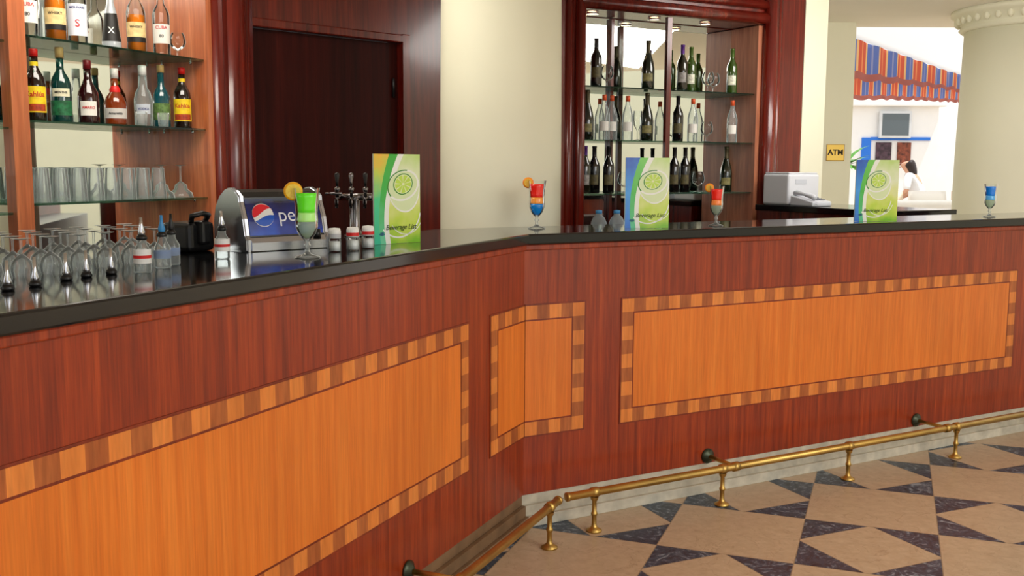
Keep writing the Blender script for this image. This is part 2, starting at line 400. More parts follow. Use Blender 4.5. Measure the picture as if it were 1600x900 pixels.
struct(box('light_block_wall',-6,-1.2,-3.2,-3.05,0,ZC,CREAM))  # unseen wall added to block sky light from behind on the left
struct(box('mirror_backdrop_wall',11,11.2,-9,9.5,0,3.4,CREAM))  # unseen wall added only to give the mirrors a cream reflection
sg=box('plate',-.075,.075,-.008,0,-.068,.068,pm('sign_gold',(255,216,105),.5,emit=.08),.003)  # faint emission brightens the plate, it is not a lit sign
fr=box('sign_border',-.079,.079,-.005,-.001,-.072,.072,pm('sign_frame',(150,105,40),.4))
tx=text_obj('lettering','ATM',.066,pm('ink_dark',(40,28,16),.6),bold=.0022,pos=(0,-.0085,0)); tx.parent=sg
thing('wall_sign',[fr,sg],'small gold plate sign with dark letters ATM','sign',(2.84,8.995,1.50),0)

# ------------------------------------------------------------------ back bar shelf
def Lbox(name,s0,s1,n0,n1,z0,z1,mat,bev=0):
    return prism(name,[tuple(Lp(s0,n0)),tuple(Lp(s1,n0)),tuple(Lp(s1,n1)),tuple(Lp(s0,n1))],z0,z1,mat,bev)
zs=[1.221,1.533,1.845]
parts=[Lbox('mirror',-2.4,.279,1.995,2.005,.9,2.6,MIRROR),
       Lbox('back_panel',-2.4,.28,2.0055,2.025,0,2.6,W_MED),
       Lbox('side_panel',.28,.315,1.70,2.005,.9,2.6,W_MED,.003),
       Lbox('post',-.775,-.70,1.70,1.75,.9,2.6,W_MED,.004),
       Lbox('post',-2.0,-1.93,1.70,1.75,.9,2.6,W_MED,.004),
       Lbox('base_cabinet',-2.4,.315,1.55,2.004,0,.87,W_DARK,.004),
       Lbox('worktop',-2.4,.315,1.53,2.004,.87,.899,BLACK,.003)]
for z in zs:
    parts.append(Lbox('glass_shelf',-.69,.275,1.715,1.99,z-.009,z-.0005,SHELFG))
    parts.append(Lbox('glass_shelf',-1.92,-.78,1.715,1.99,z-.009-.03,z-.0305,SHELFG))
    for s in (-.66,.262):
        for n in (1.78,1.95):
            p=Lp(s,n); b=lathe('shelf_pin',[(0,0),(.006,0),(.006,.012),(0,.012)],CHROME,8); b.location=v3(p,z-.0215); parts.append(b)
b=Lp(-.3,1.8)
thing_w('back_bar_shelf',parts,'mirror-backed wooden bar shelving with three glass shelves','shelf unit',Vector((b.x,b.y,0)))

# ------------------------------------------------------------------ display cabinet
def Cbox(name,s0,s1,n0,n1,z0,z1,mat,bev=0):
    return prism(name,[tuple(Cp(s0,n0)),tuple(Cp(s1,n0)),tuple(Cp(s1,n1)),tuple(Cp(s0,n1))],z0,z1,mat,bev)
cs=[1.20,1.535,1.865]; D=.28
W_SIDE=wood('cabinet_side_veneer',(140,78,52),(164,98,68),(186,120,88),fx=20,fz=1.0,rough=.35,coat=.2,bamp=.08)
parts=[Cbox('mirror',.166,1.569,D,D+.008,.955,2.315,MIRROR),
       Cbox('back_panel',0.0,1.96,D+.009,D+.03,0,2.6,W_DARK),
       Cbox('stile',0,.165,0,D+.008,.0,2.6,W_DARK,.004),
       Cbox('stile',1.605,1.98,0,D+.008,.0,2.6,W_DARK,.004),
       Cbox('side_panel',1.57,1.604,0.01,D,.955,2.315,W_SIDE),
       Cbox('header',.166,1.604,0,D+.008,2.32,2.6,W_DARK,.004),
       Cbox('base_cabinet',.166,1.604,0.0,D+.008,0,.95,W_DARK,.004)]
def Ctube(pts,r): return tube('m',[v3(Cp(s,n),z) for s,n,z in pts],r,W_DARK,16)
fr=join('frame_moulding',[Ctube([(.135,-.01,0.0),(.135,-.01,2.6)],.033),Ctube([(1.66,-.01,0.0),(1.66,-.01,2.6)],.055),Ctube([(1.74,-.0,0.0),(1.74,-.0,2.6)],.025),Ctube([(.06,-.0,0.0),(.06,-.0,2.6)],.025),Ctube([(.13,-.01,2.36),(1.67,-.01,2.36)],.04),Ctube([(.13,-.01,2.45),(1.67,-.01,2.45)],.03)])
parts.append(fr)
for z in cs: parts.append(Cbox('glass_shelf',.168,1.567,.03,D-.004,z-.009,z-.0005,SHELFG))
parts.append(Cbox('post',.80,.835,.0,.028,.955,2.315,W_DARK,.003))
parts.append(Cbox('post',.54,.562,D-.03,D-.002,.955,2.315,W_DARK,.003))
SPOT=pm('lamp_glow',(255,225,170),.4,emit=9)
for s in (.30,.78,1.2):
    p=Cp(s,.12)
    l=lathe('downlight',[(.03,0),(.042,0),(.042,.008),(.03,.008),(.03,0)],CHROME,20); l2=lathe('lamp',[(0,.002),(.03,.002)],SPOT,20); l2.parent=l
    l.location=v3(p,2.3115-.004); parts.append(l)
thing_w('display_cabinet',parts,'dark mahogany mirrored display cabinet with glass shelves and downlights','cabinet',Vector((C0.x,C0.y,0)))

# ------------------------------------------------------------------ bottles
def bottle(kind):
    P=[]
    def body(prof,mat,name='body'): o=lathe(name,prof,mat,28); P.append(o); return o
    def label(r,z0,z1,mat,arc=1.25,name='label'): o=lathe(name,[(r+.0006,z0),(r+.0006,z1)],mat,20,arc=arc); P.append(o); return o
    def cap(r,z0,z1,mat): P.append(lathe('cap',[(0,z0),(r,z0),(r,z1-.002),(r*.85,z1),(0,z1)],mat,18))
    def word(s,size,mat,r,z,on=None):
        t=text_obj('lettering',s,size,mat,wrap=r+.0012,pos=(0,0,z),bold=.0003)
        ls=[p for p in P if p.name.startswith('label') and not p.name.startswith('label_band')]
        if ls: t.parent=ls[-1]
        P.append(t)
    INK=pm('ink_black',(20,18,18),.5); INKR=pm('ink_red',(190,25,25),.5); INKW=pm('ink_white',(240,240,235),.5)
    if kind=='coffee_liqueur':
        body([(0,0),(.036,0),(.038,.006),(.038,.13),(.035,.155),(.022,.18),(.0145,.195),(.014,.235),(0,.235)],pm('amber_dark_glass',(26,10,5),.06,coat=1))
        label(.038,.03,.125,pm('label_yellow',(240,205,30),.5,noise=.15,nscale=60)); word('Kahlúa',.026,INKR,.038,.095)
        P.append(lathe('label_band',[(.0392,.035),(.0392,.06)],pm('label_rust',(170,60,25),.5,noise=.4,nscale=90),20,arc=1.0))
        label(.0143,.2,.215,pm('label_yellow',(238,196,30)),3.1,'neck_label'); cap(.0155,.234,.262,REDCAP)
    elif kind=='green_liqueur':
        body([(0,0),(.036,0),(.038,.006),(.038,.14),(.03,.165),(.016,.19),(.0135,.2),(.0135,.245),(0,.245)],pm('teal_glass',(5,52,48),.05,coat=1))
        label(.038,.025,.08,pm('label_green',(30,100,60),.5,noise=.5,nscale=70)); label(.038,.095,.125,pm('label_cream',(225,220,190),.5),.9,'label'); word('MENTHE',.012,INK,.038,.11)
        cap(.0155,.24,.28,pm('cork_cap',(205,170,110),.5))
    elif kind=='teal_liqueur':
        body([(0,0),(.034,0),(.036,.006),(.036,.125),(.028,.15),(.0145,.175),(.013,.235),(0,.235)],pm('blue_glass',(6,70,80),.05,coat=1))
        label(.036,.03,.1,pm('label_gold_green',(90,120,60),.5,noise=.6,nscale=80)); cap(.015,.23,.262,pm('cap_tan',(200,165,105),.5))
    elif kind=='red_liqueur':
        body([(0,0),(.038,0),(.04,.006),(.04,.1),(.037,.12),(.02,.155),(.0135,.175),(.0135,.215),(0,.215)],pm('dark_red_glass',(40,6,10),.06,coat=1))
        label(.04,.03,.085,pm('label_white',(232,228,220),.5),.8); word('AMARO',.014,INKR,.04,.06); cap(.015,.21,.245,pm('cap_darkred',(120,20,30),.4))
    elif kind=='almond_liqueur':
        body([(0,0),(.042,0),(.044,.006),(.044,.085),(.035,.11),(.02,.13),(.014,.15),(.0135,.19),(0,.19)],pm('amber_glass',(120,45,12),.06,coat=1))
        label(.044,.025,.065,pm('label_grey',(200,195,190),.5)); word('Amaretto',.014,INK,.044,.045); P.append(lathe('neck_ribbon',[(.0205,.13),(.0215,.14),(.0145,.155)],REDCAP,20)); cap(.0155,.185,.225,pm('cap_white2',(225,220,215),.4))
    elif kind=='clear_spirit':
        body([(0,0),(.033,0),(.035,.006),(.035,.17),(.03,.19),(.015,.215),(.013,.265),(0,.265)],GLASS)
        label(.035,.05,.13,pm('label_white',(232,228,220),.5)); word('CUBA',.019,INKR,.035,.115); word('80',.018,INK,.035,.08); cap(.0145,.26,.295,REDCAP)
    elif kind=='anise_spirit':
        body([(0,0),(.034,0),(.036,.006),(.036,.175),(.03,.195),(.015,.215),(.013,.265),(0,.265)],GLASS)
        label(.036,.03,.15,pm('label_pale',(225,230,240),.5)); word('MOLINARI',.0125,pm('ink_blue',(30,40,110),.5),.036,.135); word('S',.04,INKR,.036,.075); cap(.0145,.26,.29,WHITEP)
    elif kind=='whisky':
        body([(0,0),(.036,0),(.038,.006),(.038,.16),(.032,.185),(.0155,.215),(.0135,.26),(0,.26)],GLASS)
        P.append(lathe('liquid',[(0,.006),(.0355,.006),(.0355,.15),(0,.15)],pm('whisky_liquid',(215,120,25),.1,coat=.6),24))
        label(.038,.04,.12,pm('label_parchment',(230,200,140),.5,noise=.2,nscale=60)); word('WHISKY',.014,INK,.038,.1); label(.0383,.04,.06,pm('label_blk',(25,22,20),.5),1.2,'label_band'); cap(.015,.255,.295,BLKP)
    elif kind=='black_gin':
        body([(0,0),(.036,0),(.038,.006),(.038,.03),(.024,.14),(.014,.18),(.0135,.24),(0,.24)],pm('smoke_glass',(170,175,180),.08,coat=1))
        P.append(lathe('label',[(.0385,.028),(.0245,.138)],pm('label_blk',(25,22,20),.5),20,arc=1.2)); word('X',.035,INKW,.0335,.07); cap(.015,.235,.275,BLKP)
    elif kind=='vodka_short':
        body([(0,0),(.034,0),(.037,.008),(.037,.11),(.03,.14),(.018,.16),(.016,.215),(0,.215)],PALE)
        label(.037,.05,.09,pm('label_silver',(190,195,205),.4),.8); word('VODKA',.013,pm('ink_blue',(30,40,110)),.037,.07); cap(.017,.21,.25,WHITEP)
    elif kind in('wine_dark','wine_green','wine_purple'):
        col={'wine_dark':(12,10,10),'wine_green':(50,75,20),'wine_purple':(25,25,14)}[kind]
        cp={'wine_dark':(25,20,22),'wine_green':(70,95,35),'wine_purple':(80,35,120)}[kind]
        body([(0,0),(.034,0),(.037,.006),(.037,.17),(.033,.195),(.018,.225),(.0138,.245),(.0135,.295),(.015,.297),(.015,.305),(0,.305)],pm(kind+'_glass',col,.05,coat=1))
        P.append(lathe('cap',[(.0142,.245),(.0142,.294),(.0157,.296),(.0157,.306),(0,.3065)],pm(kind+'_foil',cp,.35,metal=.3),20))
        label(.037,.055,.12,pm(kind+'_label',{'wine_dark':(90,82,50),'wine_green':(225,220,200),'wine_purple':(150,145,140)}[kind],.5,noise=.4,nscale=60),.8)
    elif kind=='wine_clear':
        body([(0,0),(.034,0),(.036,.006),(.036,.16),(.03,.19),(.0145,.235),(.013,.285),(0,.285)],PALE)
        label(.036,.06,.12,pm('label_white',(232,228,220),.5),.9); cap(.0145,.255,.292,pm('cap_orange',(215,85,40),.4))
    elif kind=='champagne':
        body([(0,0),(.04,0),(.043,.006),(.043,.13),(.036,.175),(.02,.225),(.015,.25),(.0145,.295),(.0165,.297),(.0165,.31),(0,.31)],pm('champ_glass',(14,24,12),.05,coat=1))
        P.append(lathe('cap',[(.0185,.235),(.0155,.25),(.0155,.295),(.0175,.3),(.0165,.316),(0,.318)],pm('champ_foil',(70,62,40),.35,metal=.5),20)); label(.043,.05,.1,pm('label_champ',(130,122,75),.5,noise=.3,nscale=60),.8)
    return P
PROTO={}
def place_bottle(kind,p,z,label,group,sc=1):
    loc=(p[0],p[1],z+.0004); rz=facing(p[0],p[1])
    if kind not in PROTO:
        e=thing('bottle',bottle(kind),label,'bottle',loc,rz,group); e.scale=(sc,)*3; PROTO[kind]=e; return e
    return dup(PROTO[kind],loc,rz,sc,label,group)
GB='spirit bottles on the glass shelves'
row2=[('coffee_liqueur',-.583,'dark coffee liqueur bottle with yellow label and red cap'),('green_liqueur',-.46,'deep green liqueur bottle with tan cap'),('red_liqueur',-.324,'dark red liqueur bottle with white label'),
 ('almond_liqueur',-.18,'squat amber almond liqueur bottle with red ribbon'),('vodka_short',-.02,'clear short vodka bottle'),('teal_liqueur',.09,'blue-green liqueur bottle with gold label'),('coffee_liqueur',.222,'dark coffee liqueur bottle with yellow label and red cap')]
for k,s,l in row2: place_bottle(k,Lp(s,1.80),zs[1],l,GB,1.04)
row1=[('clear_spirit',-.60,'clear rum bottle with white and red label'),('whisky',-.47,'whisky bottle with parchment label and black band'),('anise_spirit',-.362,'clear anise bottle with tall pale label'),('black_gin',-.186,'smoky bottle with black tapered label'),
 ('whisky',-.045,'amber whisky bottle with parchment label'),('clear_spirit',.105,'clear rum bottle with red lettering')]
for k,s,l in row1: place_bottle(k,Lp(s,1.80),zs[2],l,GB,1.04)
place_bottle('red_liqueur',Lp(-.88,1.80),zs[2]-.03,'dark red liqueur bottle with white label',GB)
place_bottle('coffee_liqueur',Lp(-.86,1.80),zs[1]-.03,'dark coffee liqueur bottle with yellow label and red cap',GB)
GW='wine bottles in the display cabinet'
cab=[(2,'wine_dark',.324,.1),(2,'champagne',.724,.1),(2,'wine_purple',1.002,.1),(2,'wine_green',1.427,.1),(2,'wine_green',1.13,.17),
 (1,'champagne',.262,.1),(1,'wine_clear',.39,.1),(1,'wine_clear',.475,.14),(1,'champagne',.724,.1),(1,'wine_dark',.975,.1),(1,'wine_clear',1.10,.1),(1,'wine_clear',1.44,.1),(1,'wine_clear',.585,.12),
 (0,'wine_purple',.252,.1),(0,'wine_dark',.34,.13),(0,'wine_dark',.43,.1),(0,'wine_dark',.955,.1),(0,'wine_dark',1.045,.1),(0,'champagne',1.40,.1)]
LB={'wine_dark':'dark wine bottle with gold-toned label','wine_purple':'olive wine bottle with purple foil','wine_green':'green wine bottle with cream label','champagne':'dark sparkling wine bottle with foil neck','wine_clear':'clear glass bottle with orange cap'}
for r,k,s,n in cab: place_bottle(k,Cp(s,n),cs[r],LB[k],GW,.97)

# ------------------------------------------------------------------ glassware
def glass_thing(kind,loc,label,group,sc=1):
    key='g_'+kind
    loc=(loc[0],loc[1],loc[2]+.0004)
    if key in PROTO: return dup(PROTO[key],loc,random.random()*6,sc,label,group)
    if kind=='tumbler_down':
        P=[lathe('bowl',[(.033,0),(.0325,.01),(.030,.07),(.026,.125)],PALE,20),lathe('base',[(.026,.125),(.026,.133),(0,.134)],PALE,20)]
    elif kind=='goblet_down':
        P=[lathe('bowl',[(.032,0),(.038,.03),(.034,.055),(.012,.075),(.005,.08)],PALE,20),lathe('stem',[(.005,.08),(.004,.095),(.005,.125)],PALE,12),lathe('foot',[(.005,.126),(.032,.132)],PALE,20)]
    elif kind=='margarita_down':
        P=[lathe('bowl',[(.055,0),(.05,.02),(.03,.035),(.026,.055),(.008,.068),(.005,.072)],PALE,24),lathe('stem',[(.005,.072),(.004,.1),(.005,.14)],PALE,12),lathe('foot',[(.005,.14),(.035,.147)],PALE,20)]
    elif kind=='snifter':
        P=[lathe('foot',[(.034,0),(.033,.003),(.006,.008)],GLASS,20),lathe('stem',[(.006,.008),(.005,.03),(.008,.04)],GLASS,12),lathe('bowl',[(.008,.04),(.035,.06),(.043,.085),(.036,.12),(.028,.135)],GLASS,24)]
    elif kind=='flute':
        P=[lathe('foot',[(.03,0),(.029,.003),(.005,.008)],GLASS,20),lathe('stem',[(.005,.008),(.0045,.06),(.008,.07)],GLASS,12),lathe('bowl',[(.008,.07),(.026,.1),(.03,.15),(.027,.19)],GLASS,24)]
    elif kind=='shot':
        P=[lathe('bowl',[(.02,0),(.026,.06)],PALE,20),lathe('base',[(0,0),(.02,0),(.0205,.008),(0,.008)],PALE,20)]
    e=thing('drinking_glass',P,label,'glass',loc,0,group); e.scale=(sc,)*3; PROTO[key]=e; return e
G3='upturned glasses on the lower glass shelf'
s=-.655; i=0
while s<.03:
    glass_thing('tumbler_down',v3(Lp(s,1.755 if i%2 else 1.82),zs[0]),'tall clear tumbler standing upside down',G3,1.0); i+=1
    s+=.044
for s in (.085,.205): glass_thing('margarita_down',v3(Lp(s,1.81),zs[0]),'wide clear stem glass standing upside down',G3,1.0)
for s in (-.83,-.90,-.97,-1.04): glass_thing('tumbler_down',v3(Lp(s,1.80),zs[0]-.03),'tall clear tumbler standing upside down',G3,1.0)
glass_thing('shot',v3(Lp(-.095,1.742),zs[1]),'small clear shot glass on the shelf','shot glasses on the shelf')
glass_thing('shot',v3(Lp(.035,1.742),zs[1]),'small clear shot glass on the shelf','shot glasses on the shelf')
glass_thing('snifter',v3(Lp(.205,1.80),zs[2]),'clear stemmed glass on the glass shelf','stem glasses on display',.85)
for r,k,s,n in [(2,'snifter',.42,.12),(2,'snifter',1.22,.1),(2,'snifter',1.31,.15),(1,'flute',.65,.1),(1,'snifter',1.22,.1),(0,'snifter',.55,.1),(0,'snifter',1.16,.1)]:
    glass_thing(k,v3(Cp(s,n),cs[r]),'clear stemmed glass on the glass shelf','stem glasses on display')
GC='upturned glasses on the bar top'
for r,n in enumerate((.40,.475,.55,.615)):
    s=-2.10+(r%2)*.038
    while s<-1.40+.02*r:
        glass_thing('goblet_down',v3(Lp(s+random.uniform(-.003,.003),n),zc),'clear stemmed glass standing upside down on the bar',GC,.66)
        s+=.08
def spout_geo(z0,h=.06,mat=None):
    return [lathe('stopper',[(0,z0),(.011,z0),(.013,z0+.004),(.009,z0+.012),(0,z0+.012)],BLKP,14),lathe('spout',[(.007,z0+.012),(.009,z0+.018),(.004,z0+.035),(.003,z0+h),(0,z0+h)],mat or CHROME,14)]
pr=None
for (s,n) in [(-2.03,.24),(-1.956,.25),(-1.85,.28),(-1.785,.29),(-1.713,.29)]:
    p=Lp(s,n)
    if pr is None: pr=thing('pour_spout',spout_geo(0),'chrome pour spout with black stopper on bar top','pour spout',v3(p,zc+.0004),0,'pour spouts on the bar top')
    else: dup(pr,v3(p,zc+.0004))
def mini(p,label,red=True,sp=None):
    P=[lathe('body',[(0,0),(.018,0),(.0195,.004),(.0195,.05),(.0105,.066),(.010,.078),(0,.078)],PALE,20),
       lathe('label',[(.020,.022),(.020,.055)] if red else [(.020,.024),(.020,.044)],WHITEP if red else thin('label_clearblue',(215,225,240),(180,200,235),.2,.6,.45),20)]
    bd=lathe('label_band',[(.0203,.034),(.0203,.041)],REDCAP if red else thin('label_clearblue'),20); bd.parent=P[1]
    return thing('pour_bottle',P+spout_geo(.076,.052,sp),label,'bottle',v3(p,zc+.0004),facing(p.x,p.y),'small pour bottles on the bar top')
mini(Lp(-1.657,.25),'small glass bottle with red and white band and chrome spout')
mini(Lp(-1.555,.285),'small clear glass bottle with blue spout',False,pm('spout_blue',(60,140,200),.3))
mini(Lp(-1.485,.32),'small clear glass bottle with dark spout',False,BLKP)
mini(Lp(-1.308,.31),'small glass bottle with red and white band and chrome spout')
def shaker(p,red):
    P=[lathe('body',[(.017,0),(.019,.003),(.019,.035),(.017,.04)],GLASS,20),lathe('filling',[(0,.003),(.0165,.003),(.0165,.03),(0,.03)],WHITEP,16),
       lathe('lid',[(.0,.0395),(.0185,.0395),(.0185,.06),(.016,.068),(0,.07)],WHITEP,20)]
    bd=lathe('lid_band',[(.0189,.043),(.0189,.053)],REDCAP if red else pm('lid_grey',(190,190,195)),20); bd.parent=P[2]
    return thing('shaker',P,'small glass shaker with white and red lid' if red else 'small glass shaker with white lid','shaker',v3(p,zc+.0004),0,'small shakers on the bar top')
for (x,y,r) in [(-.515,2.93,False),(-.47,2.98,True),(-.435,3.05,True)]: shaker(Vector((x,y)),r)

# ------------------------------------------------------------------ cocktails
def cocktail(p,top,mid,low,label,slice_=True,sc=1.0,fruit='orange'):
    def liq(name,rgb): return pm('drink_'+name,rgb,.15,coat=.4,emit=.15)  # slight emission stands in for light passing through the drink
    prf=[(.052,.012),(.066,.024),(.085,.0305),(.105,.031),(.125,.0295),(.15,.0315),(.19,.037)]
    def R(z):
        for (a,ra),(b,rb) in zip(prf,prf[1:]):
            if a<=z<=b: return ra+(rb-ra)*(z-a)/(b-a)-.0015
        return .03
    P=[lathe('foot',[(.036,0),(.035,.003),(.012,.010),(.007,.016)],PALE,28),
       lathe('stem',[(.007,.016),(.0055,.028),(.010,.034),(.006,.042),(.009,.050)],PALE,20),
       lathe('bowl',[(.009,.050)]+[(r_,z_) for z_,r_ in prf]+[(.0375,.192)],thin('bowl_glass',(252,254,253),(225,235,232),.2,.35),32)]
    for nme,a,b,(mn,rgb) in [('liquid_base',.054,.10,low),('liquid_middle',.10,.125,mid),('liquid_top',.125,.178,top)]:
        mat=thin('drink_'+mn,(235,244,230),(205,220,205),.12,.75,.45) if mn=='clear_syrup' else liq(mn,rgb)
        zz=[a+(b-a)*i/5 for i in range(6)]
        P.append(lathe(nme,[(0,a)]+[(R(z),z) for z in zz]+[(0,b-.0002)],mat,24))
    if slice_:
        pe,fm=(pm('orange_peel',(255,150,20),.45),pm('orange_flesh',(255,190,60),.4,noise=.2,nscale=200)) if fruit=='orange' else (pm('lemon_peel',(255,185,20),.45),pm('lemon_flesh',(255,212,75),.4,noise=.15,nscale=200))
        k=.022 if fruit=='orange' else .026
        c=(-.035,-.004,.183)
        a=lathe('peel',[(0,-.003),(k-.002,-.003),(k,0),(k-.002,.003),(0,.003)],pe,28,axis='y',center=c)
        f=lathe('flesh',[(0,-.0036),(k-.006,-.0036)],fm,28,axis='y',center=c)
        f2=lathe('flesh',[(0,.0036),(k-.006,.0036)],fm,28,axis='y',center=c)
        P.append(join('orange_slice' if fruit=='orange' else 'lemon_slice',[a,f,f2]))
    e=thing('cocktail',P,label,'cocktail glass',v3(p,zc+.0004),facing(p.x,p.y),'layered cocktails on the bar top'); e.scale=(sc,)*3; return e
clear=('clear_syrup',None)
cocktail(Vector((-.556,2.74)),('green',(105,235,40)),('green_pale',(180,240,130)),clear,'tall footed glass with green layered cocktail and citrus slice',sc=.98,fruit='lemon')
cocktail(Vector((.098,4.08)),('red',(240,35,25)),('orange',(248,150,50)),('blue',(20,125,205)),'footed glass with red, orange and blue layered cocktail')
cocktail(Vector((.87,4.33)),('red',(240,35,25)),('red_orange',(250,130,50)),clear,'footed glass with red and clear layered cocktail and orange slice',sc=.88)
cocktail(Vector((2.458,5.227)),('blue_top',(15,130,235)),('blue_mid',(90,180,245)),clear,'footed glass with bright blue and clear layered cocktail',False,sc=.88)

# ------------------------------------------------------------------ menus
def grad(name,stops,top=.29):
    if name in MATS: return MATS[name]
    m=bpy.data.materials.new(name); m.use_nodes=True; nt=m.node_tree; b=nt.nodes['Principled BSDF']; N=nt.nodes.new; L=nt.links.new
    tc=N('ShaderNodeTexCoord'); sp=N('ShaderNodeSeparateXYZ'); L(tc.outputs['Object'],sp.inputs[0])
    n=N('ShaderNodeTexNoise'); n.inputs['Scale'].default_value=14; L(tc.outputs['Object'],n.inputs['Vector'])
    a=N('ShaderNodeMath'); a.operation='MULTIPLY_ADD'; a.inputs[1].default_value=.16; L(n.outputs['Fac'],a.inputs[0])
    mm=N('ShaderNodeMath'); mm.operation='SUBTRACT'; L(sp.outputs['Z'],mm.inputs[0]); mm.inputs[1].default_value=.08; L(mm.outputs[0],a.inputs[2])
    mr=N('ShaderNodeMapRange'); mr.inputs['From Max'].default_value=top; L(a.outputs[0],mr.inputs['Value'])
    r=N('ShaderNodeValToRGB'); e=r.color_ramp.elements
    e[0].position=stops[0][0]; e[0].color=lin(*stops[0][1]); e[1].position=stops[-1][0]; e[1].color=lin(*stops[-1][1])
    for p,c in stops[1:-1]: q=e.new(p); q.color=lin(*c)
    L(mr.outputs[0],r.inputs['Fac']); L(r.outputs['Color'],b.inputs['Base Color']); b.inputs['Roughness'].default_value=.3; b.inputs['Coat Weight'].default_value=.3
    MATS[name]=m; return m
def menu(p,rz,variant,label,W=.19):
    H=.285
    base=grad('menu_base',[(0,(130,200,30)),(.22,(200,226,80)),(.42,(226,234,150)),(.7,(234,243,208)),(1,(196,226,135))])
    sideA=grad('menu_side_blue',[(0,(40,120,220)),(.5,(60,160,240)),(1,(20,80,190))]) if variant else grad('menu_side_teal',[(0,(40,200,160)),(.5,(70,205,140)),(.8,(200,215,80)),(1,(245,185,60))])
    sideB=grad('menu_side_green',[(0,(90,205,150)),(.5,(70,190,70)),(1,(120,210,80))]) if variant else grad('menu_side_green2',[(0,(110,215,170)),(.5,(60,185,80)),(1,(60,180,60))]); wht=pm('menu_white',(244,248,242),.35)
    fb=box('front_cover',0,W,-.0,.0016,0,H,base)
    V=[];F=[];MI=[]; mats=[base,sideA,sideB,wht,pm('lime_rim',(60,145,35),.4),pm('lime_flesh',(196,230,90),.4),pm('lime_pith',(236,246,200),.4),pm('menu_glasspale',(222,238,190),.3)]
    def strip(c0,c1,y,mi):
        k=len(V)
        for (a,z),(b,_) in zip(c0,c1): V.append((max(0,min(W,a)),y,z)); V.append((max(0,min(W,b)),y,z))
        for i in range(24): F.append((k+2*i,k+2*i+1,k+2*i+3,k+2*i+2)); MI.append(mi)
    ZZ=[H*i/24 for i in range(25)]
    z0=[(0,z) for z in ZZ]
    def cv(a,b,c): return [(a+b*(z/H-.35)**2*4+c*(z/H),z) for z in ZZ]
    strip(z0,cv(.052,.030,.02),-.0003,3)
    strip(z0,cv(.034,.026,.02),-.0006,2)
    strip(z0,cv(.016,.020,.012),-.0009,1)
    def disc(cx,cz,r0,r1,y,mi,a0=0,a1=2*pi,sx=1,tilt=0,sz=1):
        k=len(V); n=32
        for i in range(n+1):
            a=a0+(a1-a0)*i/n
            for r in(r0,r1):
                x_,z_=r*cos(a)*sx,r*sin(a)*sz; V.append((max(.001,min(W,cx+x_*cos(tilt)-z_*sin(tilt))),y,max(.002,cz+x_*sin(tilt)+z_*cos(tilt))))
        for i in range(n): F.append((k+2*i,k+2*i+1,k+2*i+3,k+2*i+2)); MI.append(mi)
    cx,cz=.118,.190; T=.25
    disc(cx,cz-.004,0,.068,-.0004,7,pi,2*pi,tilt=T,sz=1.3)
    disc(cx,cz-.004,.064,.068,-.00045,3,pi,2*pi,tilt=T,sz=1.3)
    disc(cx,cz-.004,0,.067,-.0005,3,sz=.74,tilt=T)
    disc(cx,cz-.004,.061,.066,-.0007,4,pi*.35,pi*1.15,sz=.74,tilt=T)
    disc(cx,cz-.004,.0,.060,-.0008,7,sz=.72,tilt=T)
    disc(cx,cz,0,.041,-.0011,4,sz=.82,tilt=T); disc(cx,cz,0,.037,-.0014,6,sz=.82,tilt=T)
    for k in range(9):
        a=2*pi*k/9; disc(cx,cz,.005,.034,-.0017,5,a+.07,a+2*pi/9-.07,sz=.82,tilt=T)
    disc(.10,.11,.088,.093,-.0007,3,pi*1.25,pi*1.95); disc(.13,.10,.07,.073,-.0007,3,pi*1.2,pi*1.9)
    art=mesh_obj('a',V,F,mats,MI)
    fc_=join('front_cover',[fb,art])
    t=text_obj('lettering','Beverage List',.0235,pm('menu_ink',(30,60,30),.5),shear=.25,bold=-.0001,pos=(.108,-.0024,.052)); t.parent=fc_
    V2=[];F2=[]
    for k in range(5):
        a=pi/2+(k-2)*.5; r=.011; k0=len(V2); V2+= [(.03,-.0024,.026),(.03+r*cos(a-.14),-.0024,.026+r*sin(a-.14)),(.03+1.25*r*cos(a),-.0024,.026+1.25*r*sin(a)),(.03+r*cos(a+.14),-.0024,.026+r*sin(a+.14))]; F2.append((k0,k0+1,k0+2,k0+3))
    em=mesh_obj('emblem',V2,F2,[pm('menu_blue_ink',(20,60,140),.5)]); em.parent=fc_
    bc=box('back_cover',0,W,.0,.0016,0,H,wht); bc.rotation_euler=(0,0,.5); bc.location=(0,.0022,0)
    pg=box('page',.001,W-.004,0,.0006,.002,H-.002,wht); pg.rotation_euler=(0,0,.25); pg.location=(0,.002,0)
    return thing('menu_booklet',[fc_,bc,pg],label,'menu',v3(p,zc+.0006),rz,'beverage menus on the bar top')
menu(Vector((-.435,3.19)),.80,0,'standing beverage menu with lime cover and teal-green spine')
menu(Vector((.455,4.10)),.25,1,'standing beverage menu with lime cover and blue spine')
menu(Vector((1.585,4.70)),.25,1,'standing beverage menu with lime cover and blue spine',.225)

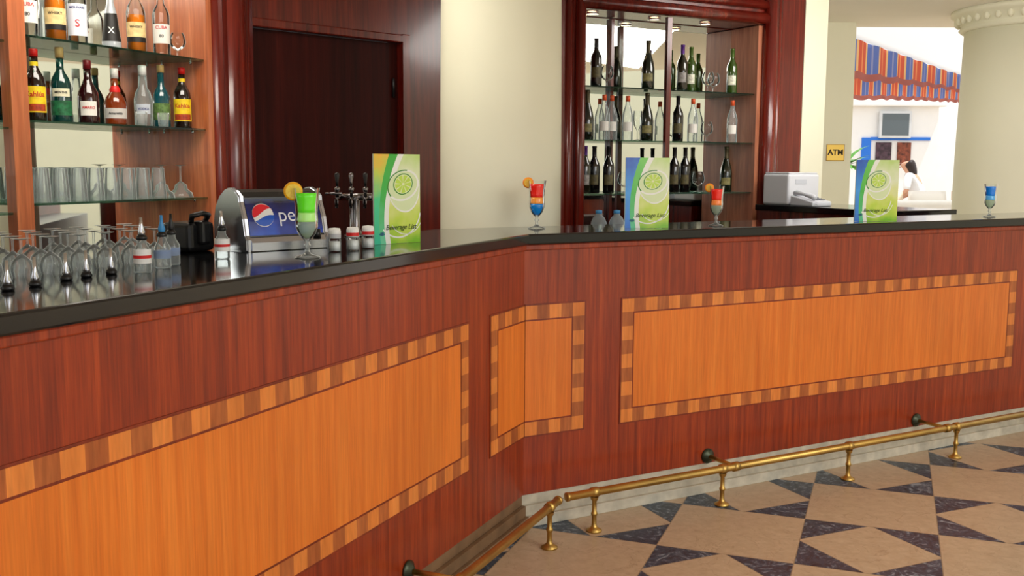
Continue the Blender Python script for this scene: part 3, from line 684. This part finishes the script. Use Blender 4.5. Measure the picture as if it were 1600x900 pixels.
# ------------------------------------------------------------------ soda dispenser
def dispenser():
    W=.28; ds=.78
    prof=[(.0,.0),(-.0,.03),(.010,.042),(.020,.09),(.040,.138),(.054,.155),(.074,.170),(.105,.178),(.135,.177),(.165,.170),(.20,.154),(.235,.12),(.252,.075),(.255,0)]
    prof=[(a*ds if a>.05 else a,b) for a,b in prof]
    def ext(name,pr,x0,x1,mat,sm=False):
        k=len(pr); V=[(x0,a,b) for a,b in pr]+[(x1,a,b) for a,b in pr]
        F=[tuple(range(k)),tuple(range(2*k-1,k-1,-1))]+[(i,(i+1)%k,k+(i+1)%k,k+i) for i in range(k)]
        o=mesh_obj(name,V,F,[mat]); fixn(o)
        bm=bmesh.new(); bm.from_mesh(o.data)
        ed=[e for e in bm.edges if len(e.link_faces)==2 and any(len(f.verts)>6 for f in e.link_faces)]
        bmesh.ops.bevel(bm,geom=ed,offset=.004,segments=3,affect='EDGES'); bm.to_mesh(o.data); bm.free(); return o
    SIL=pm('silver_shell',(190,194,204),.2,metal=.9)
    shell=ext('shell',prof,0.010,W-.010,pm('dispenser_black',(12,14,20),.15,coat=.8))
    def grow(d): return [(a-(d if a<.05 else -d*.4),b+(d if b>.02 else 0)) for a,b in prof]
    c1=ext('side_cheek',grow(.005),0,.016,SIL); c2=ext('side_cheek',grow(.005),W-.016,W,SIL)
    pf=[(.010,.042),(.020,.09),(.040,.138),(.054*ds,.153)]
    seg=[0]
    for a,b in zip(pf,pf[1:]): seg.append(seg[-1]+hypot(b[0]-a[0],b[1]-a[1]))
    T=seg[-1]
    def P_(t):
        t=max(0,min(T,t))
        for i in range(3):
            if t<=seg[i+1]+1e-9:
                u=(t-seg[i])/(seg[i+1]-seg[i]); a,b=pf[i],pf[i+1]
                return (a[0]+(b[0]-a[0])*u,a[1]+(b[1]-a[1])*u,(b[0]-a[0]),(b[1]-a[1]))
    def onp(o):
        for v in o.data.vertices:
            x,y,z=v.co; a,b,da,db=P_(z); l=hypot(da,db); ny,nz=-db/l,da/l
            v.co=(x,a+ny*(-y),b+nz*(-y))
        return o
    m=grad('screen_blue',[(0,(36,110,230)),(.3,(20,75,195)),(.6,(10,34,115)),(.9,(6,12,40))],.17)
    m.node_tree.nodes['Principled BSDF'].inputs['Roughness'].default_value=.1
    K=16; V=[];F=[]
    for i in range(K+1):
        t=.003+(T-.006)*i/K
        a,b,da,db=P_(t); l=hypot(da,db); ny,nz=-db/l,da/l
        for x in (.018,W-.018): V.append((x,a+ny*.003,b+nz*.003))
    for i in range(K): F.append((2*i,2*i+1,2*i+3,2*i+2))
    sign=mesh_obj('sign_panel',V,F,[m])
    low=ext('front_trim',[(-.006,.002),(-.006,.026),(.004,.040),(.014,.040),(.014,.002)],.016,W-.016,SIL)
    cx,cz,r=.068,.063,.035
    V=[];F=[];MI=[]
    def wave(x): return .007*sin(x/r*2.2+.4)
    K=24
    def region(fn0,fn1,mi,y):
        for j in range(K):
            k=len(V)
            for jj in (j,j+1):
                x=-r+2*r*jj/K; h=sqrt(max(0,r*r-x*x)); z0=max(-h,min(h,fn0(x,h))); z1=max(-h,min(h,fn1(x,h)))
                for q in range(7): V.append((cx+x,y,cz+z0+(z1-z0)*q/6))
            for q in range(6): F.append((k+q,k+7+q,k+8+q,k+q+1)); MI.append(mi)
    region(lambda x,h:-h,lambda x,h:h,0,-.0042)
    region(lambda x,h:max(wave(x)+.007+x*.25,-h*.94),lambda x,h:h*.94,1,-.0052)
    region(lambda x,h:-h*.94,lambda x,h:min(wave(x)*.8-.009+x*.1,h*.94),2,-.0052)
    logo=onp(mesh_obj('logo',V,F,[WHITEP,pm('logo_red',(225,20,40),.4),pm('logo_blue',(10,85,200),.4)],MI))
    tx=onp(text_obj('lettering','pepsi',.060,pm('logo_white',(240,242,250),.4),pos=(.178,-.0048,.060),bold=-.0002))
    logo.parent=sign; tx.parent=sign
    nz=lathe('nozzle',[(0,-.0),(.012,0),(.01,.03),(0,.03)],BLKP,14,center=(.22,-.025,.03))
    return [shell,c1,c2,sign,low,nz]
thing('drink_dispenser',dispenser(),'rounded silver and black soda dispenser with blue logo panel','drink dispenser',(-.762,2.895,zc+.0004),radians(43))
def gun():
    return [box('housing',0,.11,0,.11,0,.085,BLKP,.015,3),tube('hose',[(.03,.02,.085),(.0,-.01,.105),(.03,-.02,.112),(.08,.0,.105),(.1,.03,.085)],.008,BLKP,12),box('handle',.03,.07,-.02,.02,.02,.09,BLKP,.01,2)]
gp=Lp(-1.20,.515)
thing('soda_gun_unit',gun(),'black plastic soda gun holder on the bar','soda gun',v3(gp,zc+.0004),rzL)
def taps():
    C=DCHROME
    P=[lathe('tower',[(0,0),(.045,0),(.045,.006),(.03,.015),(.022,.03),(.022,.15),(.026,.16),(.02,.175),(0,.18)],C,28),
       tube('manifold',[(-.075,0,.165),(.075,0,.165)],.016,C,20)]
    for x in (-.06,0,.06):
        t=join('tap',[tube('a',[(x,-.01,.165),(x,-.05,.168),(x,-.062,.155),(x,-.064,.12)],[.009,.009,.008,.007],C,14),lathe('b',[(0,0),(.007,0),(.005,.012),(.010,.02),(.012,.03),(.007,.036),(0,.038)],C,14,center=(x,-.05,.172))])
        h=lathe('tap_handle',[(0,0),(.005,0),(.006,.02),(.010,.045),(.009,.055),(0,.06)],BLKP if x else C,14,center=(x,-.05,.208)); h.parent=t
        P+= [t,h]
    P.append(tube('cross_bar',[(-.11,-.052,.18),(-.04,-.052,.18)],.006,C,10))
    return P
tp=Lp(-.395,.485)
e=thing('beer_tap_tower',taps(),'chrome beer tap tower with three small taps','beer tap',v3(tp,zc+.0004),-.1); e.scale=(.84,)*3

# lower work counter + water bottles
wk=prism('work_counter',[tuple(Rp(.61,.42)),tuple(Rp(3.2,.42)),tuple(Rp(3.2,.70)),tuple(Rp(.61,.70))],0,.955,STEEL,.004)
wk.data.transform(Matrix.Translation((-Rp(.61,.42).x,-Rp(.61,.42).y,0))); wk.location=v3(Rp(.61,.42),0); tag(wk,'low steel work counter tucked behind the bar','work counter')
PET=thin('pet_plastic',(225,236,242),(225,236,245),.3,.8,.3)
wb=[lathe('body',[(0,0),(.034,0),(.037,.008),(.037,.06),(.035,.065),(.037,.07),(.037,.13),(.035,.165),(.026,.185),(.014,.197),(.013,.205),(0,.205)],PET,24),lathe('cap',[(0,.205),(.015,.205),(.015,.219),(0,.221)],pm('cap_lightblue',(80,160,225),.4),18)]
b1=thing('water_bottle',wb,'clear plastic water bottle with blue cap','bottle',(.388,4.55,.9554),0,'plastic water bottles behind the bar')
dup(b1,(.470,4.56,.9554))

# return counter, printer, phone
def Cq(s,n): return tuple(Cp(s,n))
bd=prism('body',[Cq(1.54,-.07),Cq(2.08,-.07),Cq(2.08,-1.18),Cq(1.54,-1.18)],0,1.08,W_DARK)
tp_=prism('top',[Cq(1.52,-.068),Cq(2.10,-.068),Cq(2.10,-1.2),Cq(1.52,-1.2)],1.08,1.12,BLACK,.005)
b_=Cp(1.52,-1.2)
thing_w('return_counter',[bd,tp_],'dark wood return counter with black top','counter',Vector((b_.x,b_.y,0)))
def printer():
    PW=pm('appliance_white',(214,216,222),.5)
    return [box('housing',0,.28,0,.24,0,.205,PW,.015,3),box('lid',.01,.27,.01,.23,.205,.215,PW,.004),box('slot',.05,.23,-.002,.004,.05,.056,pm('slot_grey',(160,164,172),.5)),box('control_panel',.06,.16,-.003,.003,.14,.17,pm('panel_grey',(195,198,206),.5))]
q=Cp(1.57,-.32)
thing('printer',printer(),'boxy pale grey printer on the return counter','printer',v3(q,1.1204),rzR)
def phone():
    PG=pm('phone_grey',(200,203,210),.45)
    b=box('base',0,.17,0,.2,0,.03,PG,.008,2)
    for v in b.data.vertices:
        if v.co.z>.015: v.co.z+=v.co.y*.2
    h=tube('handset',[(.03,.01,.05),(.03,.03,.062),(.03,.1,.076),(.03,.17,.085),(.03,.19,.08)],[.016,.018,.011,.018,.016],PG,14)
    kp=[box('k',.075+.027*i,.095+.027*i,.04+.028*j,.06+.028*j,.035+.0055*j,.045+.0055*j,pm('key_dark',(110,112,120),.5)) for i in range(3) for j in range(4)]
    cord=tube('cord',[(.02+.01*cos(t*.9),-.005-.012*t*.3+.006*sin(t*2.5),.03-.0035*t) for t in range(7)],.003,PG,8)
    return [b,h,join('keypad',kp),cord]
q=Cp(1.555,-.555)
thing('telephone',phone(),'pale grey desk telephone on the return counter','telephone',v3(q,1.1204),rzR)

# ------------------------------------------------------------------ outdoors
def stripes():
    m=bpy.data.materials.new('stripe_fabric'); m.use_nodes=True; nt=m.node_tree; b=nt.nodes['Principled BSDF']; N=nt.nodes.new; L=nt.links.new
    g=N('ShaderNodeTexCoord'); sp=N('ShaderNodeSeparateXYZ'); L(g.outputs['UV'],sp.inputs[0])
    mo=N('ShaderNodeMath'); mo.operation='FRACT'; L(sp.outputs['X'],mo.inputs[0])
    r=N('ShaderNodeValToRGB'); r.color_ramp.interpolation='CONSTANT'; e=r.color_ramp.elements; e[0].color=lin(200,88,62); e[1].position=.46; e[1].color=lin(92,110,170)
    for p,c in((.14,(225,135,85)),(.2,(200,88,62)),(.38,(225,175,115)),(.64,(140,142,178)),(.7,(92,110,170)),(.92,(225,175,115))): q=e.new(p); q.color=lin(*c)
    L(mo.outputs[0],r.inputs['Fac'])
    fr_=N('ShaderNodeMath'); fr_.operation='GREATER_THAN'; fr_.inputs[1].default_value=.8; L(sp.outputs['Y'],fr_.inputs[0])
    mx=N('ShaderNodeMix'); mx.data_type='RGBA'; L(fr_.outputs[0],mx.inputs[0]); L(r.outputs['Color'],mx.inputs[6]); mx.inputs[7].default_value=lin(165,95,85)
    L(mx.outputs[2],b.inputs['Base Color']); b.inputs['Roughness'].default_value=.8
    tr=N('ShaderNodeBsdfTranslucent'); L(mx.outputs[2],tr.inputs['Color']); ms=N('ShaderNodeMixShader'); ms.inputs[0].default_value=.4
    o=nt.nodes['Material Output']; L(b.outputs[0],ms.inputs[1]); L(tr.outputs[0],ms.inputs[2]); L(ms.outputs[0],o.inputs[0])
    return m
STR=stripes()
def canvas():
    m=bpy.data.materials.new('white_canvas'); m.use_nodes=True; nt=m.node_tree; b=nt.nodes['Principled BSDF']; N=nt.nodes.new; L=nt.links.new
    g=N('ShaderNodeTexCoord'); sp=N('ShaderNodeSeparateXYZ'); L(g.outputs['UV'],sp.inputs[0])
    mo=N('ShaderNodeMath'); mo.operation='FRACT'; L(sp.outputs['Y'],mo.inputs[0])
    r=N('ShaderNodeValToRGB'); r.color_ramp.elements[0].color=(.62,.64,.66,1); r.color_ramp.elements[1].position=.08; r.color_ramp.elements[1].color=(.92,.92,.92,1); L(mo.outputs[0],r.inputs['Fac']); L(r.outputs[0],b.inputs['Base Color']); b.inputs['Roughness'].default_value=.8
    tr=N('ShaderNodeBsdfTranslucent'); L(r.outputs[0],tr.inputs['Color']); ms=N('ShaderNodeMixShader'); ms.inputs[0].default_value=.4
    o=nt.nodes['Material Output']; L(b.outputs[0],ms.inputs[1]); L(tr.outputs[0],ms.inputs[2]); L(ms.outputs[0],o.inputs[0]); return m
TENT=canvas()
def edge(t,off=0):
    a=Vector((3.15,10.2)); c=Vector((4.55,11.3)); b=Vector((6.9,14.6))
    p=a*(1-t)**2+c*2*t*(1-t)+b*t*t
    return Vector((p.x+off*.5,p.y+off))
def etop(t): return 2.72-.20*min(1,t/.6)**.7
def valance(name,off,f1,f0,n=160,rep=.36,scal=.03,zig=.012):
    V=[];F=[];Ls=[0]
    for i in range(n): Ls.append(Ls[-1]+(edge((i+1)/n,off)-edge(i/n,off)).length)
    for i in range(n+1):
        t=i/n; p=edge(t,off)+Vector((.7,-.7))*zig*sin(Ls[i]*16)
        zt_=f1(t); zb_=f0(t)+scal*(1-abs(sin(Ls[i]/rep*pi)))
        for q in (0,.85,1): V.append((p.x,p.y,zt_+(zb_-zt_)*q))
    for i in range(n):
        for q in range(2): F.append((3*i+q,3*i+3+q,3*i+4+q,3*i+q+1))
    o=mesh_obj(name,V,F,[STR],smooth=True); uv=o.data.uv_layers.new()
    for p in o.data.polygons:
        for li in p.loop_indices:
            vi=o.data.loops[li].vertex_index; uv.data[li].uv=(Ls[vi//3]/rep,(0,.85,1)[vi%3])
    return o
v1=valance('valance',0,etop,lambda t:2.23+.10*t,rep=.46,scal=.03)
v2=valance('valance',.5,lambda t:2.31+.12*t,lambda t:2.06+.20*t,rep=.28,scal=.02)
RV=[];RF=[];RU=[];nu,nv=20,16
for i in range(nu+1):
    for j in range(nv+1):
        a=i/nu; b_=j/nv; p=edge(a); ez=etop(a)
        RV.append((p.x+(9.4-p.x)*b_, p.y+(10.6+1.5*a-p.y)*b_, ez+(4.6-ez)*b_**.8*(.78+.22*cos(a*3)))); RU.append((a,b_*7))
for i in range(nu):
    for j in range(nv):
        q=i*(nv+1)+j; RF.append((q,q+1,q+nv+2,q+nv+1))
roof=mesh_obj('roof_cloth',RV,RF,[TENT],smooth=True); uv=roof.data.uv_layers.new()
for p in roof.data.polygons:
    for li in p.loop_indices: uv.data[li].uv=RU[roof.data.loops[li].vertex_index]
pl=[tube('pole',[(6.9,14.7,0),(6.9,14.7,2.5)],.04,WHITE,12),tube('pole',[(7.5,10.5,0),(7.5,10.5,3.6)],.05,WHITE,12)]
thing_w('canopy',[v1,v2,roof]+pl,'white tent canopy with striped red and blue scalloped valance','canopy',Vector((6.9,14.7,0)))
kx0,kx1,ky=6.5,8.3,20.0
P=[box('body',kx0,kx1,ky,ky+1.2,0,2.75,WHITE),box('awning',kx0-.1,kx1+.1,ky-.15,ky+.1,2.55,2.75,WHITE,.02),
   box('blue_panel',6.82,7.0,ky-.03,ky-.001,1.3,1.95,BLUEP),box('blue_panel',7.0,8.15,ky-.03,ky-.001,1.9,1.96,BLUEP),
   box('poster',7.10,7.40,ky-.035,ky-.002,1.42,1.86,pm('poster_dark',(70,50,60),.5,noise=.8,nscale=14)),box('poster',7.52,7.78,ky-.035,ky-.002,1.42,1.86,pm('poster_dark2',(120,60,40),.5,noise=.8,nscale=14))]
thing_w('kiosk',P,'white outdoor kiosk with blue trim and photo posters','kiosk',Vector((7.4,ky,0)))
P=[box('bezel',7.12,7.74,ky-.11,ky-.04,1.94,2.46,pm('screen_bezel',(215,218,220),.4),.01),box('screen',7.17,7.69,ky-.115,ky-.105,1.99,2.41,pm('screen_dark',(95,105,110),.2))]
thing_w('television',P,'flat television screen mounted on the kiosk','television',Vector((7.43,ky-.08,1.94)))
struct(box('wall_outdoor',5,16,24,24.2,0,3.6,WHITE))
LEAF=pm('leaf_green',(80,145,40),.5,noise=.3,nscale=20)
def plant():
    P=[lathe('pot',[(0,0),(.16,0),(.2,.35),(.22,.36),(.22,.4),(.18,.4),(.17,.36),(0,.36)],pm('terracotta',(170,90,55),.7),24),tube('trunk',[(0,0,.36),(.02,0,.9),(0,.02,1.35)],[.03,.025,.02],pm('bark',(100,75,50),.8),10)]
    V=[];F=[]
    for k in range(30):
        a=k*2.4; el=random.uniform(.1,1.3); Ln=random.uniform(.4,.58); k0=len(V)
        for i in range(6):
            t=i/5; r=Ln*t*cos(el*(1-.4*t)); z=1.40+Ln*t*sin(el)-.35*t*t*Ln; wv=.04*sin(pi*min(.98,t+.05))
            V.append((r*cos(a)-wv*sin(a),r*sin(a)+wv*cos(a),z)); V.append((r*cos(a)+wv*sin(a),r*sin(a)-wv*cos(a),z))
        for i in range(5): F.append((k0+2*i,k0+2*i+2,k0+2*i+3,k0+2*i+1))
    P.append(mesh_obj('foliage',V,F,[LEAF])); return P
thing('potted_plant',plant(),'green leafy plant in a terracotta pot outdoors','plant',(5.10,15.6,0))
def sofa():
    C=pm('sofa_white',(240,236,226),.8,noise=.04,nscale=8)
    return [box('seat',0,2.4,.0,.8,.18,.56,C,.05,3),box('backrest',0,2.4,-.2,.05,.1,.96,C,.05,3),box('armrest',-.2,0,-.2,.8,.1,.74,C,.05,3),box('armrest',2.4,2.6,-.2,.8,.1,.74,C,.05,3),box('base',-.15,2.55,-.15,.75,.0,.18,pm('sofa_base',(120,90,60),.6))]
thing('sofa',sofa(),'white upholstered outdoor lounge sofa','sofa',(4.45,12.8,0),.15)
def cushion(c):
    bm=bmesh.new(); bmesh.ops.create_cube(bm,size=1); bmesh.ops.subdivide_edges(bm,edges=bm.edges[:],cuts=5,use_grid_fill=True)
    for v in bm.verts:
        x,y,z=v.co; f=(1-(2*abs(x))**3*.7)*(1-(2*abs(z))**3*.7); v.co=(x*.5,y*.18*max(.15,f),z*.50)
    me=bpy.data.meshes.new('cushion'); bm.to_mesh(me); bm.free(); me.materials.append(c)
    for p in me.polygons: p.use_smooth=True
    o=bpy.data.objects.new('cushion',me); COL.objects.link(o); return o
for i,(dx,c,l) in enumerate([(.35,(226,205,178),'beige square cushion on the sofa'),(.95,(238,232,220),'white square cushion on the sofa'),(1.55,(222,196,170),'tan square cushion on the sofa'),(2.1,(236,228,216),'white square cushion on the sofa')]):
    o=cushion(pm('cushion%d'%i,c,.85)); x=4.45+dx*cos(.15)-.17*sin(.15); y=12.8+dx*sin(.15)+.17*cos(.15); o.location=(x,y,.56+.262); o.rotation_euler=(-.15,0,.15+random.uniform(-.06,.06)); tag(o,l,'cushion','cushions on the outdoor sofa')
def person():
    SK=pm('skin',(212,160,130),.5); HR=pm('dark_hair',(38,24,18),.5,noise=.3,nscale=40); SH=pm('white_shirt',(240,240,240),.7); TR=pm('dark_trousers',(45,48,60),.8)
    def skin(name,vs,es,rs,mat,lv=2):
        me=bpy.data.meshes.new(name); me.from_pydata(vs,es,[]); o=bpy.data.objects.new(name,me); COL.objects.link(o)
        md=o.modifiers.new('Skin','SKIN'); md.use_smooth_shade=True
        for i,r in enumerate(rs): me.skin_vertices[0].data[i].radius=(r,r) if not isinstance(r,tuple) else r
        me.skin_vertices[0].data[0].use_root=True
        ss=o.modifiers.new('Sub','SUBSURF'); ss.levels=lv; ss.render_levels=lv
        dg=bpy.context.evaluated_depsgraph_get(); dg.update(); m2=bpy.data.meshes.new_from_object(o.evaluated_get(dg)); bpy.data.objects.remove(o)
        m2.materials.clear(); m2.materials.append(mat); o=bpy.data.objects.new(name,m2); COL.objects.link(o)
        for p in m2.polygons: p.use_smooth=True; p.material_index=0
        return o
    vs=[(0,.06,.86),(0,.03,1.02),(0,-.05,1.18),(0,-.10,1.28),(0,-.13,1.34),(0,-.155,1.41),(0,-.17,1.46),
        (-.16,-.08,1.25),(-.22,-.08,1.03),(-.15,-.26,.94),(.16,-.08,1.25),(.23,-.08,1.03),(.15,-.27,.96),
        (-.09,.05,.80),(-.10,.0,.45),(-.10,.03,.08),(-.10,-.10,.04),(.09,.05,.80),(.10,-.02,.45),(.11,.05,.08),(.11,-.08,.04)]
    es=[(0,1),(1,2),(2,3),(3,4),(4,5),(5,6),(2,7),(7,8),(8,9),(2,10),(10,11),(11,12),(0,13),(13,14),(14,15),(15,16),(0,17),(17,18),(18,19),(19,20)]
    rs=[(.13,.1),(.11,.085),(.13,.09),(.06,.055),(.05,.05),(.078,.09),(.06,.07),.05,.038,.028,.05,.038,.028,.085,.055,.04,.035,.085,.055,.04,.035]
    body=skin('body',vs,es,rs,SK)
    shirt=skin('shirt',[(0,.06,.88),(0,.03,1.02),(0,-.05,1.18),(0,-.09,1.255),(-.16,-.08,1.25),(-.22,-.08,1.05),(.16,-.08,1.25),(.23,-.08,1.05)],[(0,1),(1,2),(2,3),(2,4),(4,5),(2,6),(6,7)],[(.15,.115),(.125,.1),(.145,.105),(.075,.07),.063,.052,.063,.052],SH)
    tr=skin('trousers',[(0,.06,.86),(-.09,.05,.80),(-.10,.0,.45),(-.10,.03,.12),(.09,.05,.80),(.10,-.02,.45),(.11,.05,.12)],[(0,1),(1,2),(2,3),(0,4),(4,5),(5,6)],[(.145,.115),.1,.07,.055,.1,.07,.055],TR)
    hair=skin('hair',[(0,-.135,1.45),(0,-.10,1.42),(0,-.06,1.33),(.02,-.03,1.22)],[(0,1),(1,2),(2,3)],[(.095,.08),(.10,.08),(.085,.06),(.055,.04)],HR)
    def fingers(x,y,z,sx):
        o=[]
        for i,l in enumerate((.06,.07,.065,.05)):
            dx=(i-1.5)*.017; o.append(tube('f',[(x+dx,y,z),(x+dx,y-l*.6,z+.005),(x+dx*1.1,y-l,z-.012)],[.008,.008,.006],SK,8))
        o.append(tube('f',[(x+sx*.022,y+.02,z),(x+sx*.045,y-.015,z-.01)],[.009,.007],SK,8))
        return o
    h=join('fingers',fingers(-.15,-.285,.935,1)+fingers(.15,-.295,.955,-1))
    eyes=[lathe('e',[(0,-.009),(.009,0),(0,.009)],pm('eye_dark',(30,20,18),.2),8,center=(x,-.25,1.43)) for x in(-.03,.03)]
    nose=tube('n',[(0,-.245,1.43),(0,-.268,1.405),(0,-.25,1.398)],[.008,.012,.008],SK,8); mouth=tube('m',[(-.022,-.24,1.375),(0,-.248,1.374),(.022,-.24,1.375)],.005,pm('lips',(170,80,80),.5),8)
    return [body,shirt,tr,hair,h,join('face',eyes+[nose,mouth])]
thing('person',person(),'dark-haired person in white shirt leaning forward outdoors','person',(5.68,14.3,0),-2.2)

# ------------------------------------------------------------------ camera
f=1582.11; th=.12008; ro=.00479
cam=bpy.data.cameras.new('cam'); cam.sensor_width=36; cam.lens=f*36/1600; co=bpy.data.objects.new('camera',cam); COL.objects.link(co)
fw=Vector((0,cos(th),-sin(th))); up0=Vector((0,sin(th),cos(th))); rt0=Vector((1,0,0))
rt=rt0*cos(ro)+up0*sin(ro); up=-rt0*sin(ro)+up0*cos(ro)
co.matrix_world=Matrix(((rt.x,up.x,-fw.x,0),(rt.y,up.y,-fw.y,0),(rt.z,up.z,-fw.z,1.37043),(0,0,0,1)))
cam.clip_end=200; S.camera=co

# ------------------------------------------------------------------ light
wd=bpy.data.worlds.new('world'); S.world=wd; wd.use_nodes=True; nt=wd.node_tree
bg=nt.nodes['Background']; bg.inputs[0].default_value=(.97,.985,1,1); bg.inputs[1].default_value=1.3
def area(name,loc,target,size,e,col=(1,1,1),sy=None):
    l=bpy.data.lights.new(name,'AREA'); l.energy=e; l.size=size; l.color=col
    if sy: l.shape='RECTANGLE'; l.size_y=sy
    o=bpy.data.objects.new(name,l); COL.objects.link(o); o.location=loc; o.rotation_euler=(Vector(target)-Vector(loc)).to_track_quat('-Z','Y').to_euler(); return o
area('front_fill_light',(4.0,.4,2.9),(2.4,4.9,.4),2.5,115,(1,.97,.92))  # added soft fill for the bar front, stands for no fixture
area('bar_fill_light',(-1.15,3.7,2.58),(-1.6,4.8,1.0),1.2,36,(1,.93,.82),.8)  # added fill to brighten the shelf side, no fixture hangs here
area('bar_fill_light',(2.4,6.0,2.58),(2.2,7.4,0.9),1.5,50,(1,.97,.92),1)  # added fill for the dim pier and cabinet end, not a fixture
sn=bpy.data.lights.new('sun','SUN'); sn.energy=4; sn.angle=.02; so=bpy.data.objects.new('sun',sn); COL.objects.link(so); so.rotation_euler=Vector((-.35,.12,-1)).to_track_quat('-Z','Y').to_euler()
